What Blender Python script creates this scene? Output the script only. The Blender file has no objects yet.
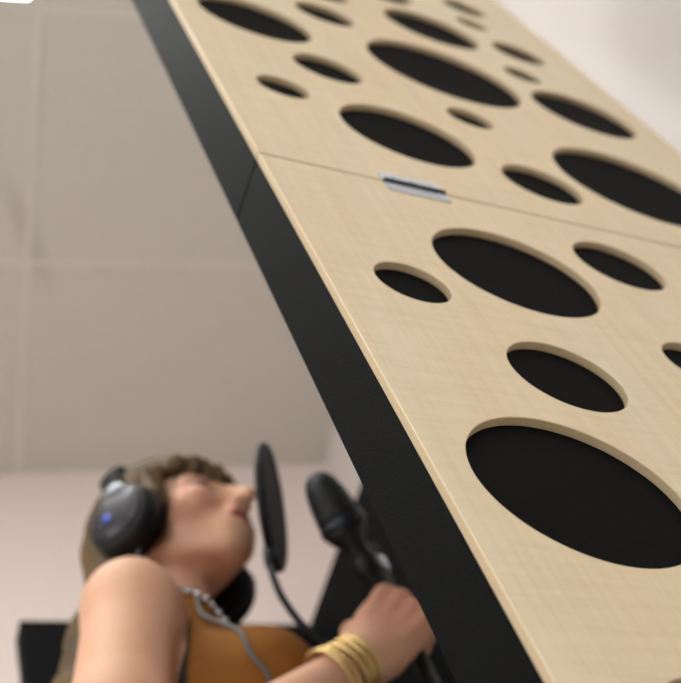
import bpy, bmesh, math, random
import numpy as np
from mathutils import Vector, Matrix

scene = bpy.context.scene
COL = scene.collection

# ------------------------------------------------------------------ camera
CAM_Z = 0.24
cam_data = bpy.data.cameras.new('camera')
cam = bpy.data.objects.new('camera', cam_data)
COL.objects.link(cam)
cam_data.sensor_width = 22.3
cam_data.lens = 22.3 * 1361.9 / 681.0
right = Vector((0.9515, -0.1513, -0.2679)).normalized()
fwd = Vector((0.3076, 0.4816, 0.8206)).normalized()
right = (right - fwd * right.dot(fwd)).normalized()
upv = right.cross(fwd).normalized()
cam.matrix_world = Matrix(((right.x, upv.x, -fwd.x, 0.0),
                           (right.y, upv.y, -fwd.y, 0.0),
                           (right.z, upv.z, -fwd.z, CAM_Z),
                           (0, 0, 0, 1)))
cam_data.clip_start = 0.02
cam_data.dof.use_dof = True
cam_data.dof.focus_distance = 0.80
cam_data.dof.aperture_fstop = 4.9
scene.camera = cam

# ------------------------------------------------------------------ world, exposure
SKY = 7.2                                 # overcast daylight let in by the windows added for light
world = bpy.data.worlds.new('world')
scene.world = world
world.use_nodes = True
world.node_tree.nodes['Background'].inputs[0].default_value = (0.93, 0.97, 1.0, 1)
world.node_tree.nodes['Background'].inputs[1].default_value = SKY
vs = scene.view_settings
vs.view_transform = 'Standard'
vs.look = 'None'
vs.gamma = 1.0
vs.use_curve_mapping = False
vs.exposure = 0.03
LAMP = 12.0                                # strength of the ceiling troffers
scene.cycles.use_denoising = True
scene.cycles.max_bounces = 10
scene.cycles.diffuse_bounces = 6


# ------------------------------------------------------------------ helpers
def lin(c):
    return tuple(((x / 255) / 12.92 if x / 255 <= 0.04045 else ((x / 255 + 0.055) / 1.055) ** 2.4) for x in c) + (1.0,)


def sset(b, name, v):
    if name in b.inputs:
        b.inputs[name].default_value = v


class NT:
    def __init__(self, name):
        self.m = bpy.data.materials.new(name)
        self.m.use_nodes = True
        self.t = self.m.node_tree
        self.b = self.t.nodes['Principled BSDF']

    def n(self, kind, **kw):
        nd = self.t.nodes.new(kind)
        for k, v in kw.items():
            setattr(nd, k, v)
        return nd

    def l(self, a, b):
        self.t.links.new(a, b)


def mat(name, rgb, rough=0.6, metal=0.0, spec=0.5, noise=None, bump=None, sheen=0.0, sss=0.0):
    """plain procedural material; noise = (scale, amount), bump = (scale, strength)"""
    w = NT(name)
    b = w.b
    b.inputs['Base Color'].default_value = lin(rgb)
    b.inputs['Roughness'].default_value = rough
    b.inputs['Metallic'].default_value = metal
    sset(b, 'Specular IOR Level', spec)
    if sheen:
        sset(b, 'Sheen Weight', sheen)
        sset(b, 'Sheen Roughness', 0.4)
    if sss:
        sset(b, 'Subsurface Weight', sss)
        sset(b, 'Subsurface Radius', (0.012, 0.005, 0.003))
        sset(b, 'Subsurface Scale', 1.0)
    tc = w.n('ShaderNodeTexCoord')
    if noise:
        nz = w.n('ShaderNodeTexNoise')
        nz.inputs['Scale'].default_value = noise[0]
        nz.inputs['Detail'].default_value = 4
        w.l(tc.outputs['Object'], nz.inputs['Vector'])
        mx = w.n('ShaderNodeMix', data_type='RGBA')
        base = lin(rgb)
        mx.inputs[6].default_value = tuple(x * (1 - noise[1]) for x in base[:3]) + (1,)
        mx.inputs[7].default_value = tuple(min(1, x * (1 + noise[1])) for x in base[:3]) + (1,)
        w.l(nz.outputs[0], mx.inputs[0])
        w.l(mx.outputs[2], b.inputs['Base Color'])
    if bump:
        nb = w.n('ShaderNodeTexNoise')
        nb.inputs['Scale'].default_value = bump[0]
        nb.inputs['Detail'].default_value = 3
        w.l(tc.outputs['Object'], nb.inputs['Vector'])
        bp = w.n('ShaderNodeBump')
        bp.inputs['Strength'].default_value = bump[1]
        bp.inputs['Distance'].default_value = 0.002
        w.l(nb.outputs[0], bp.inputs['Height'])
        w.l(bp.outputs[0], b.inputs['Normal'])
    return w.m


def link_mesh(name, me, material=None, parent=None, smooth=False):
    if material:
        me.materials.append(material)
    if smooth:
        me.polygons.foreach_set('use_smooth', [True] * len(me.polygons))
    o = bpy.data.objects.new(name, me)
    COL.objects.link(o)
    if parent:
        o.parent = parent
    return o


def bm_obj(name, bm, material=None, parent=None, smooth=False):
    me = bpy.data.meshes.new(name)
    bmesh.ops.recalc_face_normals(bm, faces=bm.faces)
    bm.to_mesh(me)
    bm.free()
    return link_mesh(name, me, material, parent, smooth)


def thing(name, label, cat, loc=(0, 0, 0), rz=0.0, group=None):
    o = bpy.data.objects.new(name, None)
    o.empty_display_size = 0.05
    COL.objects.link(o)
    o.location = loc
    o.rotation_euler = (0, 0, rz)
    tag(o, label, cat, group)
    return o


def tag(o, label, cat, group=None):
    o['label'] = label
    o['category'] = cat
    if group:
        o['group'] = group
    return o


def structure(o):
    o['kind'] = 'structure'
    return o


def add_box(bm, lo, hi, bevel=0.0, seg=2):
    lo, hi = Vector(lo), Vector(hi)
    r = bmesh.ops.create_cube(bm, size=1.0)
    vsx = r['verts']
    for v in vsx:
        v.co = Vector(((lo.x + hi.x) / 2 + v.co.x * (hi.x - lo.x),
                       (lo.y + hi.y) / 2 + v.co.y * (hi.y - lo.y),
                       (lo.z + hi.z) / 2 + v.co.z * (hi.z - lo.z)))
    if bevel > 0:
        es = list({e for v in vsx for e in v.link_edges})
        bmesh.ops.bevel(bm, geom=es, offset=bevel, segments=seg, affect='EDGES', profile=0.5)


def frame_of(d):
    d = Vector(d).normalized()
    a = Vector((0, 0, 1)) if abs(d.z) < 0.9 else Vector((1, 0, 0))
    x = d.cross(a).normalized()
    return x, d.cross(x).normalized(), d


def add_tube(bm, pts, rad, seg=16, caps=True):
    pts = [Vector(p) for p in pts]
    rads = rad if isinstance(rad, (list, tuple)) else [rad] * len(pts)
    rings = []
    x = None
    for i, p in enumerate(pts):
        d = (pts[min(i + 1, len(pts) - 1)] - pts[max(i - 1, 0)]).normalized()
        if x is None:
            x, y, _ = frame_of(d)
        else:
            x = (x - d * x.dot(d)).normalized()
            y = d.cross(x)
        rings.append([bm.verts.new(p + (x * math.cos(2 * math.pi * k / seg) + y * math.sin(2 * math.pi * k / seg)) * rads[i]) for k in range(seg)])
    for a, b in zip(rings, rings[1:]):
        for k in range(seg):
            bm.faces.new((a[k], a[(k + 1) % seg], b[(k + 1) % seg], b[k]))
    if caps:
        bm.faces.new(rings[0])
        bm.faces.new(rings[-1])


def add_lathe(bm, origin, axis, prof, seg=40):
    """prof: (distance along axis, radius) pairs"""
    x, y, d = frame_of(axis)
    o = Vector(origin)
    rings = []
    for t, r in prof:
        c = o + d * t
        if r < 1e-6:
            rings.append([bm.verts.new(c)])
        else:
            rings.append([bm.verts.new(c + (x * math.cos(2 * math.pi * k / seg) + y * math.sin(2 * math.pi * k / seg)) * r) for k in range(seg)])
    for a, b in zip(rings, rings[1:]):
        for k in range(seg):
            k2 = (k + 1) % seg
            if len(a) == 1 and len(b) == 1:
                continue
            if len(a) == 1:
                bm.faces.new((a[0], b[k2], b[k]))
            elif len(b) == 1:
                bm.faces.new((a[k], a[k2], b[0]))
            else:
                bm.faces.new((a[k], a[k2], b[k2], b[k]))
    if len(rings[0]) > 1:
        bm.faces.new(rings[0])
    if len(rings[-1]) > 1:
        bm.faces.new(rings[-1])


def add_torus(bm, c, axis, R, r, seg=48, s2=14, sx=1.0):
    x, y, d = frame_of(axis)
    c = Vector(c)
    rings = []
    for i in range(seg):
        a = 2 * math.pi * i / seg
        e = x * math.cos(a) * sx + y * math.sin(a)
        en = (x * math.cos(a) + y * math.sin(a) * 1.0).normalized()
        rings.append([bm.verts.new(c + e * R + en * r * math.cos(2 * math.pi * k / s2) + d * r * math.sin(2 * math.pi * k / s2)) for k in range(s2)])
    for i in range(seg):
        a, b = rings[i], rings[(i + 1) % seg]
        for k in range(s2):
            bm.faces.new((a[k], a[(k + 1) % s2], b[(k + 1) % s2], b[k]))


def smooth_path(ctrl, n=10):
    """Catmull-Rom through the control points"""
    P = [Vector(p) for p in ctrl]
    P = [P[0] * 2 - P[1]] + P + [P[-1] * 2 - P[-2]]
    out = []
    for i in range(1, len(P) - 2):
        for k in range(n):
            t = k / n
            a, b, c, d = P[i - 1], P[i], P[i + 1], P[i + 2]
            out.append(0.5 * ((2 * b) + (c - a) * t + (2 * a - 5 * b + 4 * c - d) * t * t + (3 * b - a - 3 * c + d) * t ** 3))
    out.append(P[-2])
    return out


# ------------------------------------------------------------------ materials
def maple_material():
    w = NT('maple_veneer')
    tc = w.n('ShaderNodeTexCoord')
    mp = w.n('ShaderNodeMapping')
    mp.inputs['Scale'].default_value = (90.0, 90.0, 2.6)
    w.l(tc.outputs['Object'], mp.inputs['Vector'])
    n1 = w.n('ShaderNodeTexNoise')
    n1.inputs['Scale'].default_value = 1.6
    n1.inputs['Detail'].default_value = 6
    n1.inputs['Roughness'].default_value = 0.6
    n1.inputs['Distortion'].default_value = 0.6
    w.l(mp.outputs[0], n1.inputs['Vector'])
    # short flecks across the grain
    m2 = w.n('ShaderNodeMapping')
    m2.inputs['Scale'].default_value = (14.0, 14.0, 150.0)
    w.l(tc.outputs['Object'], m2.inputs['Vector'])
    n2 = w.n('ShaderNodeTexNoise')
    n2.inputs['Scale'].default_value = 1.0
    n2.inputs['Detail'].default_value = 3
    w.l(m2.outputs[0], n2.inputs['Vector'])
    # broad warm figure
    m3 = w.n('ShaderNodeMapping')
    m3.inputs['Scale'].default_value = (9.0, 9.0, 1.4)
    w.l(tc.outputs['Object'], m3.inputs['Vector'])
    n3 = w.n('ShaderNodeTexNoise')
    n3.inputs['Scale'].default_value = 1.0
    n3.inputs['Detail'].default_value = 2
    n3.inputs['Distortion'].default_value = 1.2
    w.l(m3.outputs[0], n3.inputs['Vector'])
    r1 = w.n('ShaderNodeValToRGB')
    r1.color_ramp.elements[0].position = 0.30
    r1.color_ramp.elements[0].color = lin((205, 189, 160))
    r1.color_ramp.elements[1].position = 0.62
    r1.color_ramp.elements[1].color = lin((213, 199, 172))
    w.l(n1.outputs[0], r1.inputs[0])
    mx = w.n('ShaderNodeMix', data_type='RGBA', blend_type='MULTIPLY')
    r2 = w.n('ShaderNodeValToRGB')
    r2.color_ramp.elements[0].position = 0.25
    r2.color_ramp.elements[0].color = (0.90, 0.87, 0.82, 1)
    r2.color_ramp.elements[1].position = 0.55
    r2.color_ramp.elements[1].color = (1, 1, 1, 1)
    w.l(n2.outputs[0], r2.inputs[0])
    mx.inputs[0].default_value = 0.75
    w.l(r1.outputs[0], mx.inputs[6])
    w.l(r2.outputs[0], mx.inputs[7])
    mx2 = w.n('ShaderNodeMix', data_type='RGBA', blend_type='MULTIPLY')
    r3 = w.n('ShaderNodeValToRGB')
    r3.color_ramp.elements[0].position = 0.35
    r3.color_ramp.elements[0].color = (0.98, 0.92, 0.86, 1)
    r3.color_ramp.elements[1].position = 0.6
    r3.color_ramp.elements[1].color = (1, 1, 1, 1)
    w.l(n3.outputs[0], r3.inputs[0])
    mx2.inputs[0].default_value = 0.7
    w.l(mx.outputs[2], mx2.inputs[6])
    w.l(r3.outputs[0], mx2.inputs[7])
    w.l(mx2.outputs[2], w.b.inputs['Base Color'])
    w.b.inputs['Roughness'].default_value = 0.5
    sset(w.b, 'Specular IOR Level', 0.35)
    return w.m


def felt_material(name, rgb):
    w = NT(name)
    tc = w.n('ShaderNodeTexCoord')
    nz = w.n('ShaderNodeTexNoise')
    nz.inputs['Scale'].default_value = 700
    nz.inputs['Detail'].default_value = 3
    w.l(tc.outputs['Object'], nz.inputs['Vector'])
    rp = w.n('ShaderNodeValToRGB')
    rp.color_ramp.elements[0].position = 0.3
    rp.color_ramp.elements[0].color = tuple(c * 0.6 for c in lin(rgb)[:3]) + (1,)
    rp.color_ramp.elements[1].position = 0.75
    rp.color_ramp.elements[1].color = tuple(c * 1.7 for c in lin(rgb)[:3]) + (1,)
    w.l(nz.outputs[0], rp.inputs[0])
    w.l(rp.outputs[0], w.b.inputs['Base Color'])
    w.b.inputs['Roughness'].default_value = 0.75
    sset(w.b, 'Specular IOR Level', 0.06)
    sset(w.b, 'Sheen Weight', 0.0)
    sset(w.b, 'Sheen Roughness', 0.45)
    bp = w.n('ShaderNodeBump')
    bp.inputs['Strength'].default_value = 0.5
    bp.inputs['Distance'].default_value = 0.0008
    w.l(nz.outputs[0], bp.inputs['Height'])
    w.l(bp.outputs[0], w.b.inputs['Normal'])
    return w.m


def vcol_material(name, rough=0.5, sss=0.0, spec=0.4, noise=0.06, nscale=60, bump=0.0, stretch=(1, 1, 1)):
    w = NT(name)
    at = w.n('ShaderNodeVertexColor', layer_name='tint')
    tc = w.n('ShaderNodeTexCoord')
    mp = w.n('ShaderNodeMapping')
    mp.inputs['Scale'].default_value = stretch
    w.l(tc.outputs['Object'], mp.inputs['Vector'])
    nz = w.n('ShaderNodeTexNoise')
    nz.inputs['Scale'].default_value = nscale
    nz.inputs['Detail'].default_value = 4
    w.l(mp.outputs[0], nz.inputs['Vector'])
    mr = w.n('ShaderNodeMapRange')
    mr.inputs['To Min'].default_value = 1 - noise
    mr.inputs['To Max'].default_value = 1 + noise
    w.l(nz.outputs[0], mr.inputs['Value'])
    mx = w.n('ShaderNodeMix', data_type='RGBA', blend_type='MULTIPLY')
    mx.inputs[0].default_value = 1
    w.l(at.outputs[0], mx.inputs[6])
    w.l(mr.outputs[0], mx.inputs[7])
    w.l(mx.outputs[2], w.b.inputs['Base Color'])
    w.b.inputs['Roughness'].default_value = rough
    sset(w.b, 'Specular IOR Level', spec)
    if sss:
        sset(w.b, 'Subsurface Weight', sss)
        sset(w.b, 'Subsurface Radius', (0.012, 0.005, 0.003))
        sset(w.b, 'Subsurface Scale', 1.0)
    if bump:
        bp = w.n('ShaderNodeBump')
        bp.inputs['Strength'].default_value = bump
        bp.inputs['Distance'].default_value = 0.002
        w.l(nz.outputs[0], bp.inputs['Height'])
        w.l(bp.outputs[0], w.b.inputs['Normal'])
    return w.m


CEIL_Z = 3.17
BACK_Y = 2.109
RIGHT_X = 1.117
LEFT_X = -2.60
FRONT_Y = -2.771
GRID_X0, GRID_DX = 0.288, 1.22
GRID_Y0, GRID_DY = BACK_Y, 0.61


def ceiling_material():
    w = NT('ceiling_tile')
    tc = w.n('ShaderNodeTexCoord')
    nz = w.n('ShaderNodeTexNoise')
    nz.inputs['Scale'].default_value = 160
    nz.inputs['Detail'].default_value = 5
    w.l(tc.outputs['Object'], nz.inputs['Vector'])
    rp = w.n('ShaderNodeValToRGB')
    rp.color_ramp.elements[0].position = 0.3
    rp.color_ramp.elements[0].color = lin((196, 190, 181))
    rp.color_ramp.elements[1].position = 0.6
    rp.color_ramp.elements[1].color = lin((208, 202, 193))
    w.l(nz.outputs[0], rp.inputs[0])
    # a faint brown streak across one tile
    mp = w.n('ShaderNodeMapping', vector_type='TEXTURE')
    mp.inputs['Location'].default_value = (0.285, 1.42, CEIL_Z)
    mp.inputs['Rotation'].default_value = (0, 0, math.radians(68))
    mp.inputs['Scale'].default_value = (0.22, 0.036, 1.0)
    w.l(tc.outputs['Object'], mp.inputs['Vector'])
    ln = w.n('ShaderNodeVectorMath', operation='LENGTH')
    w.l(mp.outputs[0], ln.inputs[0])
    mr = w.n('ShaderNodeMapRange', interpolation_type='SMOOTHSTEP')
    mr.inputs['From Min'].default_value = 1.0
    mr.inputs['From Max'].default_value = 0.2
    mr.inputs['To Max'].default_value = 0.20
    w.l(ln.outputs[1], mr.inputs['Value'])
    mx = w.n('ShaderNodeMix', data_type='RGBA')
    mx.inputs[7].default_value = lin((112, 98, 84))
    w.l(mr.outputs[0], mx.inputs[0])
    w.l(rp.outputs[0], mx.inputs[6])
    w.l(mx.outputs[2], w.b.inputs['Base Color'])
    w.b.inputs['Roughness'].default_value = 0.9
    sset(w.b, 'Specular IOR Level', 0.1)
    return w.m


M_WALL = mat('painted_wall', (228, 219, 216), 0.75, spec=0.25, noise=(3.0, 0.02), bump=(220, 0.08))
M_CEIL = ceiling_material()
M_GRID = mat('ceiling_grid', (211, 205, 196), 0.5, noise=(20, 0.02))
M_FLOOR = mat('carpet', (226, 222, 214), 0.95, noise=(240, 0.25), bump=(400, 0.6))
M_TRIM = mat('vinyl_base', (92, 84, 78), 0.5, noise=(8, 0.05))
M_MAPLE = maple_material()
M_PLYEDGE = mat('sawn_board_edge', (190, 168, 136), 0.7, spec=0.2, noise=(300, 0.10))
M_FELT = felt_material('black_felt', (9, 10, 10))
M_FELT2 = felt_material('black_cloth', (14, 14, 15))
M_CHROME = mat('brushed_chrome', (206, 214, 226), 0.35, 1.0, noise=(90, 0.06))
M_STEEL = mat('dark_steel', (58, 62, 68), 0.4, 0.9, noise=(90, 0.06))
M_BLACK = mat('black_plastic', (15, 15, 17), 0.5, spec=0.3, noise=(60, 0.1))
M_BLACKM = mat('black_painted_metal', (15, 15, 17), 0.5, 0.0, spec=0.3, noise=(60, 0.1))
M_GOLD = mat('gold', (216, 186, 126), 0.45, 1.0, noise=(60, 0.06))
M_SILVER = mat('silver_bead', (206, 204, 206), 0.25, 1.0, noise=(60, 0.05))


M_WALLR = mat('cream_painted_wall', (214, 206, 202), 0.75, spec=0.25, noise=(3.0, 0.02), bump=(220, 0.08))
M_WALLB = mat('pink_painted_wall', (224, 209, 203), 0.75, spec=0.25, noise=(3.0, 0.02), bump=(220, 0.08))
M_LFRAME = mat('white_enamel', (222, 220, 212), 0.4, noise=(20, 0.02))
FILL_WIN = (-2.3, -0.3, 0.7, 2.4)  # opening added in the unseen front wall to light screen and singer
FILL_WIN2 = (-0.7, 0.7, 0.9, 2.4)  # second added opening, left wall out of view, lights the singer's side


def pane_material():
    w = NT('fill_window_glass')
    w.t.nodes.remove(w.b)
    out = w.t.nodes['Material Output']
    tr = w.n('ShaderNodeBsdfTransparent')
    tr.inputs[0].default_value = (.96, .97, .97, 1)
    gl = w.n('ShaderNodeBsdfGlossy')
    gl.inputs['Roughness'].default_value = 0.02
    mx = w.n('ShaderNodeMixShader')
    fr = w.n('ShaderNodeFresnel')
    fr.inputs[0].default_value = 1.45
    w.l(fr.outputs[0], mx.inputs[0])
    w.l(tr.outputs[0], mx.inputs[1])
    w.l(gl.outputs[0], mx.inputs[2])
    w.l(mx.outputs[0], out.inputs[0])
    return w.m


M_PANE = pane_material()


# ------------------------------------------------------------------ the room
def room():
    bm = bmesh.new()
    add_box(bm, (LEFT_X - .1, FRONT_Y - .1, -.1), (RIGHT_X + .1, BACK_Y + .1, 0))
    structure(bm_obj('floor', bm, M_FLOOR))
    for nm, lo, hi in (('wall_back', (LEFT_X - .1, BACK_Y, 0), (RIGHT_X + .1, BACK_Y + .1, CEIL_Z)),
                       ('wall_right', (RIGHT_X, FRONT_Y, 0), (RIGHT_X + .1, BACK_Y, CEIL_Z))):
        bm = bmesh.new()
        add_box(bm, lo, hi)
        structure(bm_obj(nm, bm, M_WALLR if nm == 'wall_right' else M_WALLB))
    # the two unseen walls, with windows added as daylight fill, each built round its opening; u runs along the wall, n points out of the room
    for wname, nm, (a, b, c, d), u0, u1, P in (
            ('wall_front', 'fill_window_1', FILL_WIN, LEFT_X - .1, RIGHT_X + .1, lambda u, n, z: (u, FRONT_Y - n, z)),
            ('wall_left', 'fill_window_2', FILL_WIN2, FRONT_Y, BACK_Y, lambda u, n, z: (LEFT_X - n, u, z))):

        def box(bm, ua, ub, na, nb, za, zb, bev=0.0):
            p, q = P(ua, na, za), P(ub, nb, zb)
            add_box(bm, [min(x, y) for x, y in zip(p, q)], [max(x, y) for x, y in zip(p, q)], bev)
        bm = bmesh.new()
        for ua, ub, za, zb in ((u0, a, 0, CEIL_Z), (b, u1, 0, CEIL_Z), (a, b, 0, c), (a, b, d, CEIL_Z)):
            box(bm, ua, ub, 0, .1, za, zb)
        structure(bm_obj(wname, bm, M_WALL))
        w = bpy.data.objects.new(nm, None)
        COL.objects.link(w)
        structure(w)
        m = (a + b) / 2
        bm = bmesh.new()
        for ua, ub, za, zb in ((a, a + .05, c, d), (b - .05, b, c, d), (a + .05, b - .05, c, c + .05), (a + .05, b - .05, d - .05, d), (m - .025, m + .025, c + .05, d - .05)):
            box(bm, ua, ub, .02, .08, za, zb, .004)
        bm_obj('fill_window_frame', bm, M_LFRAME, w)
        for ua, ub in ((a + .05, m - .025), (m + .025, b - .05)):
            bm = bmesh.new()
            box(bm, ua, ub, .048, .052, c + .05, d - .05)
            bm_obj('fill_window_pane', bm, M_PANE, w)
        bm = bmesh.new()
        box(bm, a - .04, b + .04, -.06, .02, c - .03, c, .004)
        bm_obj('fill_window_sill', bm, M_LFRAME, w)
        la = bpy.data.lights.new('fill_window_portal', 'AREA')
        la.shape = 'RECTANGLE'
        la.size, la.size_y = b - a, d - c
        la.cycles.is_portal = True
        po = bpy.data.objects.new('fill_window_portal', la)
        COL.objects.link(po)
        po.location = P(m, .09, (c + d) / 2)
        po.rotation_euler = (math.radians(90), 0, 0 if nm == 'fill_window_1' else math.radians(-90))
    bm = bmesh.new()
    add_box(bm, (LEFT_X - .1, FRONT_Y - .1, CEIL_Z), (RIGHT_X + .1, BACK_Y + .1, CEIL_Z + .1))
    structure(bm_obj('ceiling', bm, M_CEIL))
    # T-bar grid of the hung ceiling
    bm = bmesh.new()
    k = 0
    y = GRID_Y0 - GRID_DY
    while y > FRONT_Y + .05:
        add_box(bm, (LEFT_X, y - .008, CEIL_Z - .0022), (RIGHT_X, y + .008, CEIL_Z + .002))
        y -= GRID_DY
    x = GRID_X0
    while x > LEFT_X + .05:
        add_box(bm, (x - .008, FRONT_Y, CEIL_Z - .0025), (x + .008, BACK_Y, CEIL_Z + .002))
        x -= GRID_DX
    structure(bm_obj('trim_1', bm, M_GRID))
    for nm, lo, hi in (('baseboard_back', (LEFT_X, BACK_Y - .008, 0), (RIGHT_X, BACK_Y, .1)),
                       ('baseboard_front', (LEFT_X, FRONT_Y, 0), (RIGHT_X, FRONT_Y + .008, .1)),
                       ('baseboard_right', (RIGHT_X - .008, FRONT_Y + .008, 0), (RIGHT_X, BACK_Y - .008, .1)),
                       ('baseboard_left', (LEFT_X, FRONT_Y + .008, 0), (LEFT_X + .008, BACK_Y - .008, .1))):
        bm = bmesh.new()
        add_box(bm, lo, hi, 0.002)
        structure(bm_obj(nm, bm, M_TRIM))


def diffuser_material():
    w = NT('lamp_diffuser')
    tc = w.n('ShaderNodeTexCoord')
    nz = w.n('ShaderNodeTexNoise')
    nz.inputs['Scale'].default_value = 120
    w.l(tc.outputs['Object'], nz.inputs['Vector'])
    w.l(nz.outputs[0], w.b.inputs['Roughness'])
    w.b.inputs['Base Color'].default_value = (0.9, 0.9, 0.88, 1)
    w.b.inputs['Emission Color'].default_value = (0.98, 1.0, 0.96, 1)
    w.b.inputs['Emission Strength'].default_value = LAMP
    return w.m


M_DIFF = diffuser_material()


def troffer(x0, y0, label):
    """recessed 2x4 fluorescent panel filling one cell of the ceiling grid"""
    x1, y1 = x0 + GRID_DX, y0 + GRID_DY
    t = thing('ceiling_light', label, 'ceiling light', ((x0 + x1) / 2, (y0 + y1) / 2, CEIL_Z), 0, 'fluorescent ceiling panels')
    hx, hy = GRID_DX / 2 - .014, GRID_DY / 2 - .012
    bm = bmesh.new()
    for lo, hi in (((-hx, -hy, -.006), (hx, -hy + 0.008, 0)), ((-hx, hy - 0.008, -.006), (hx, hy, 0)),
                   ((-hx, -hy + 0.008, -.006), (-hx + 0.008, hy - 0.008, 0)), ((hx - 0.008, -hy + 0.008, -.006), (hx, hy - 0.008, 0))):
        add_box(bm, lo, hi)
    bm_obj('lamp_frame', bm, M_LFRAME, t)
    bm = bmesh.new()
    add_box(bm, (-hx + 0.008, -hy + 0.008, -.004), (hx - 0.008, hy - 0.008, -.0005))
    bm_obj('diffuser', bm, M_DIFF, t)
    return t


room()
troffer(GRID_X0 - GRID_DX, BACK_Y - 3 * GRID_DY, 'bright fluorescent ceiling panel above and left of the hinged wooden screen')
troffer(GRID_X0 - GRID_DX, BACK_Y - 6 * GRID_DY, 'unseen fluorescent ceiling panel added for light in front of the hinged wooden screen')  # this panel is out of view, added to light the scene from the front

# ------------------------------------------------------------------ hinged acoustic screen
SCR_A = math.atan2(0.1856, 0.9826)                     # the face looks along -Y, turned 10.7 degrees
PW, PH = 0.600, 1.200                                  # one leaf
BOARD, CORE = 0.0066, 0.0554
SEAM_Z = 1.2253
GAP = 0.0014
# holes of the upper leaf: across, up from the seam, radius
UPPER = [(.3064, .0881, .041), (.4977, .381, .066), (.1823, .139, .0677), (.2915, .246, .026), (.3195, .4008, .0931),
         (.3775, .6031, .0643), (.0944, .4191, .0646), (.1454, .2961, .0376), (.0703, .1946, .0263), (.446, .149, .0905),
         (.504, .599, .0376), (.4617, .489, .025), (.4975, .787, .033), (.4735, .697, .0236), (.2067, .5255, .0370),
         (.345, .743, .050), (.235, .6377, .035), (.09, .64, .057), (.16, .80, .075), (.31, .90, .06), (.08, .96, .045),
         (.46, .96, .08), (.22, 1.05, .07), (.37, 1.09, .045), (.08, 1.10, .04), (.52, 1.12, .04)]
LOWER = [(.3066, .0774, .0419), (.498, .381, .066), (.1808, .1355, .0693), (.2915, .240, .029), (.3195, .4008, .0931),
         (.3775, .6031, .0643), (.0947, .4322, .0704), (.1493, .297, .0429), (.0703, .1941, .029), (.446, .149, .0880),
         (.504, .599, .0376), (.4617, .489, .025), (.4975, .787, .033), (.4735, .697, .0236), (.2067, .5255, .0370),
         (.345, .743, .050), (.235, .6377, .035), (.09, .64, .057), (.16, .80, .075), (.31, .90, .06), (.08, .96, .045),
         (.46, .96, .08), (.22, 1.05, .07), (.37, 1.09, .045), (.08, 1.10, .04), (.52, 1.12, .04)]


def holed_board(name, holes, sgn, parent, z0):
    """maple board: a filled 2-D curve with round holes, extruded to the board's thickness"""
    cu = bpy.data.curves.new('outline', 'CURVE')
    cu.dimensions = '2D'
    cu.fill_mode = 'BOTH'
    bev = 0.0007
    cu.extrude = BOARD / 2 - bev
    cu.bevel_depth = bev
    cu.bevel_resolution = 1
    cu.offset = -bev

    def spl(pts):
        s = cu.splines.new('POLY')
        s.points.add(len(pts) - 1)
        for p, q in zip(s.points, pts):
            p.co = (q[0], q[1], 0, 1)
        s.use_cyclic_u = True
    a, b = (GAP, PH) if sgn > 0 else (-PH, -GAP)
    spl([(0, a), (PW, a), (PW, b), (0, b)])
    for u, v, r in holes:
        n = max(48, int(r * 1400))
        spl([(u + r * math.cos(-2 * math.pi * k / n), sgn * v + r * math.sin(-2 * math.pi * k / n)) for k in range(n)])
    tmp = bpy.data.objects.new('outline', cu)
    me = bpy.data.meshes.new_from_object(tmp)
    bpy.data.objects.remove(tmp)
    bpy.data.curves.remove(cu)
    # curve plane (x, y) -> board (x, z), front towards -y
    for v in me.vertices:
        x, y, z = v.co
        v.co = (x, BOARD / 2 - z, y + z0)
    me.name = name
    o = link_mesh(name, me, M_MAPLE, parent)
    me.materials.append(M_PLYEDGE)
    me.polygons.foreach_set('use_smooth', [False] * len(me.polygons))
    for p in me.polygons:
        if abs(p.normal.y) < 0.3:
            p.material_index = 1
    return o


def acoustic_screen():
    t = thing('acoustic_screen', 'tall hinged acoustic screen with pale maple hole-punched faces and black felt sides',
              'acoustic screen', (0.2731, 0.4032, 0.0), SCR_A)
    z0 = SEAM_Z
    holed_board('face_board', UPPER, 1, t, z0)
    holed_board('face_board', LOWER, -1, t, z0)
    for a, b in ((.0006, PH), (-PH, -.0006)):
        bm = bmesh.new()
        add_box(bm, (0.0004, BOARD, z0 + a), (PW - 0.0004, BOARD + CORE, z0 + b), 0.0016, 3)
        bm_obj('felt_core', bm, M_FELT, t)
    for hx in (0.1385, PW - 0.1385):
        h = bpy.data.objects.new('hinge', None)
        COL.objects.link(h)
        h.parent = t
        h.location = (hx, 0, z0)
        h.empty_display_size = .02
        for s in (1, -1):
            bm = bmesh.new()
            add_box(bm, (-.029, -.0018, -.0008 if s > 0 else -.0195), (.029, 0.0002, .0140 if s > 0 else -.0060), .0004)
            bm_obj('hinge_leaf', bm, M_CHROME, h)
            for k in (-.019, 0, .019):
                bm = bmesh.new()
                add_lathe(bm, (k, -.0017, .0075 if s > 0 else -.0128), (0, -1, 0), [(0, .0030), (.0006, .0028), (.0010, .0018), (.0011, 0)], 16)
                bm_obj('screw', bm, M_CHROME, h, True)
        for k in range(5):
            bm = bmesh.new()
            a = -.029 + k * .0116
            add_lathe(bm, (a + .0003, -.0018, -.0034), (1, 0, 0), [(0, .0020), (.0004, .0025), (.0106, .0025), (.0110, .0020)], 18)
            bm_obj('knuckle', bm, M_STEEL, h, True)
    for hx in (.06, PW - .06):
        bm = bmesh.new()
        add_box(bm, (hx - .03, -.14, 0), (hx + .03, BOARD + CORE + .14, z0 - PH), .003)
        bm_obj('foot', bm, M_BLACKM, t)
    return t


acoustic_screen()


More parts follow.
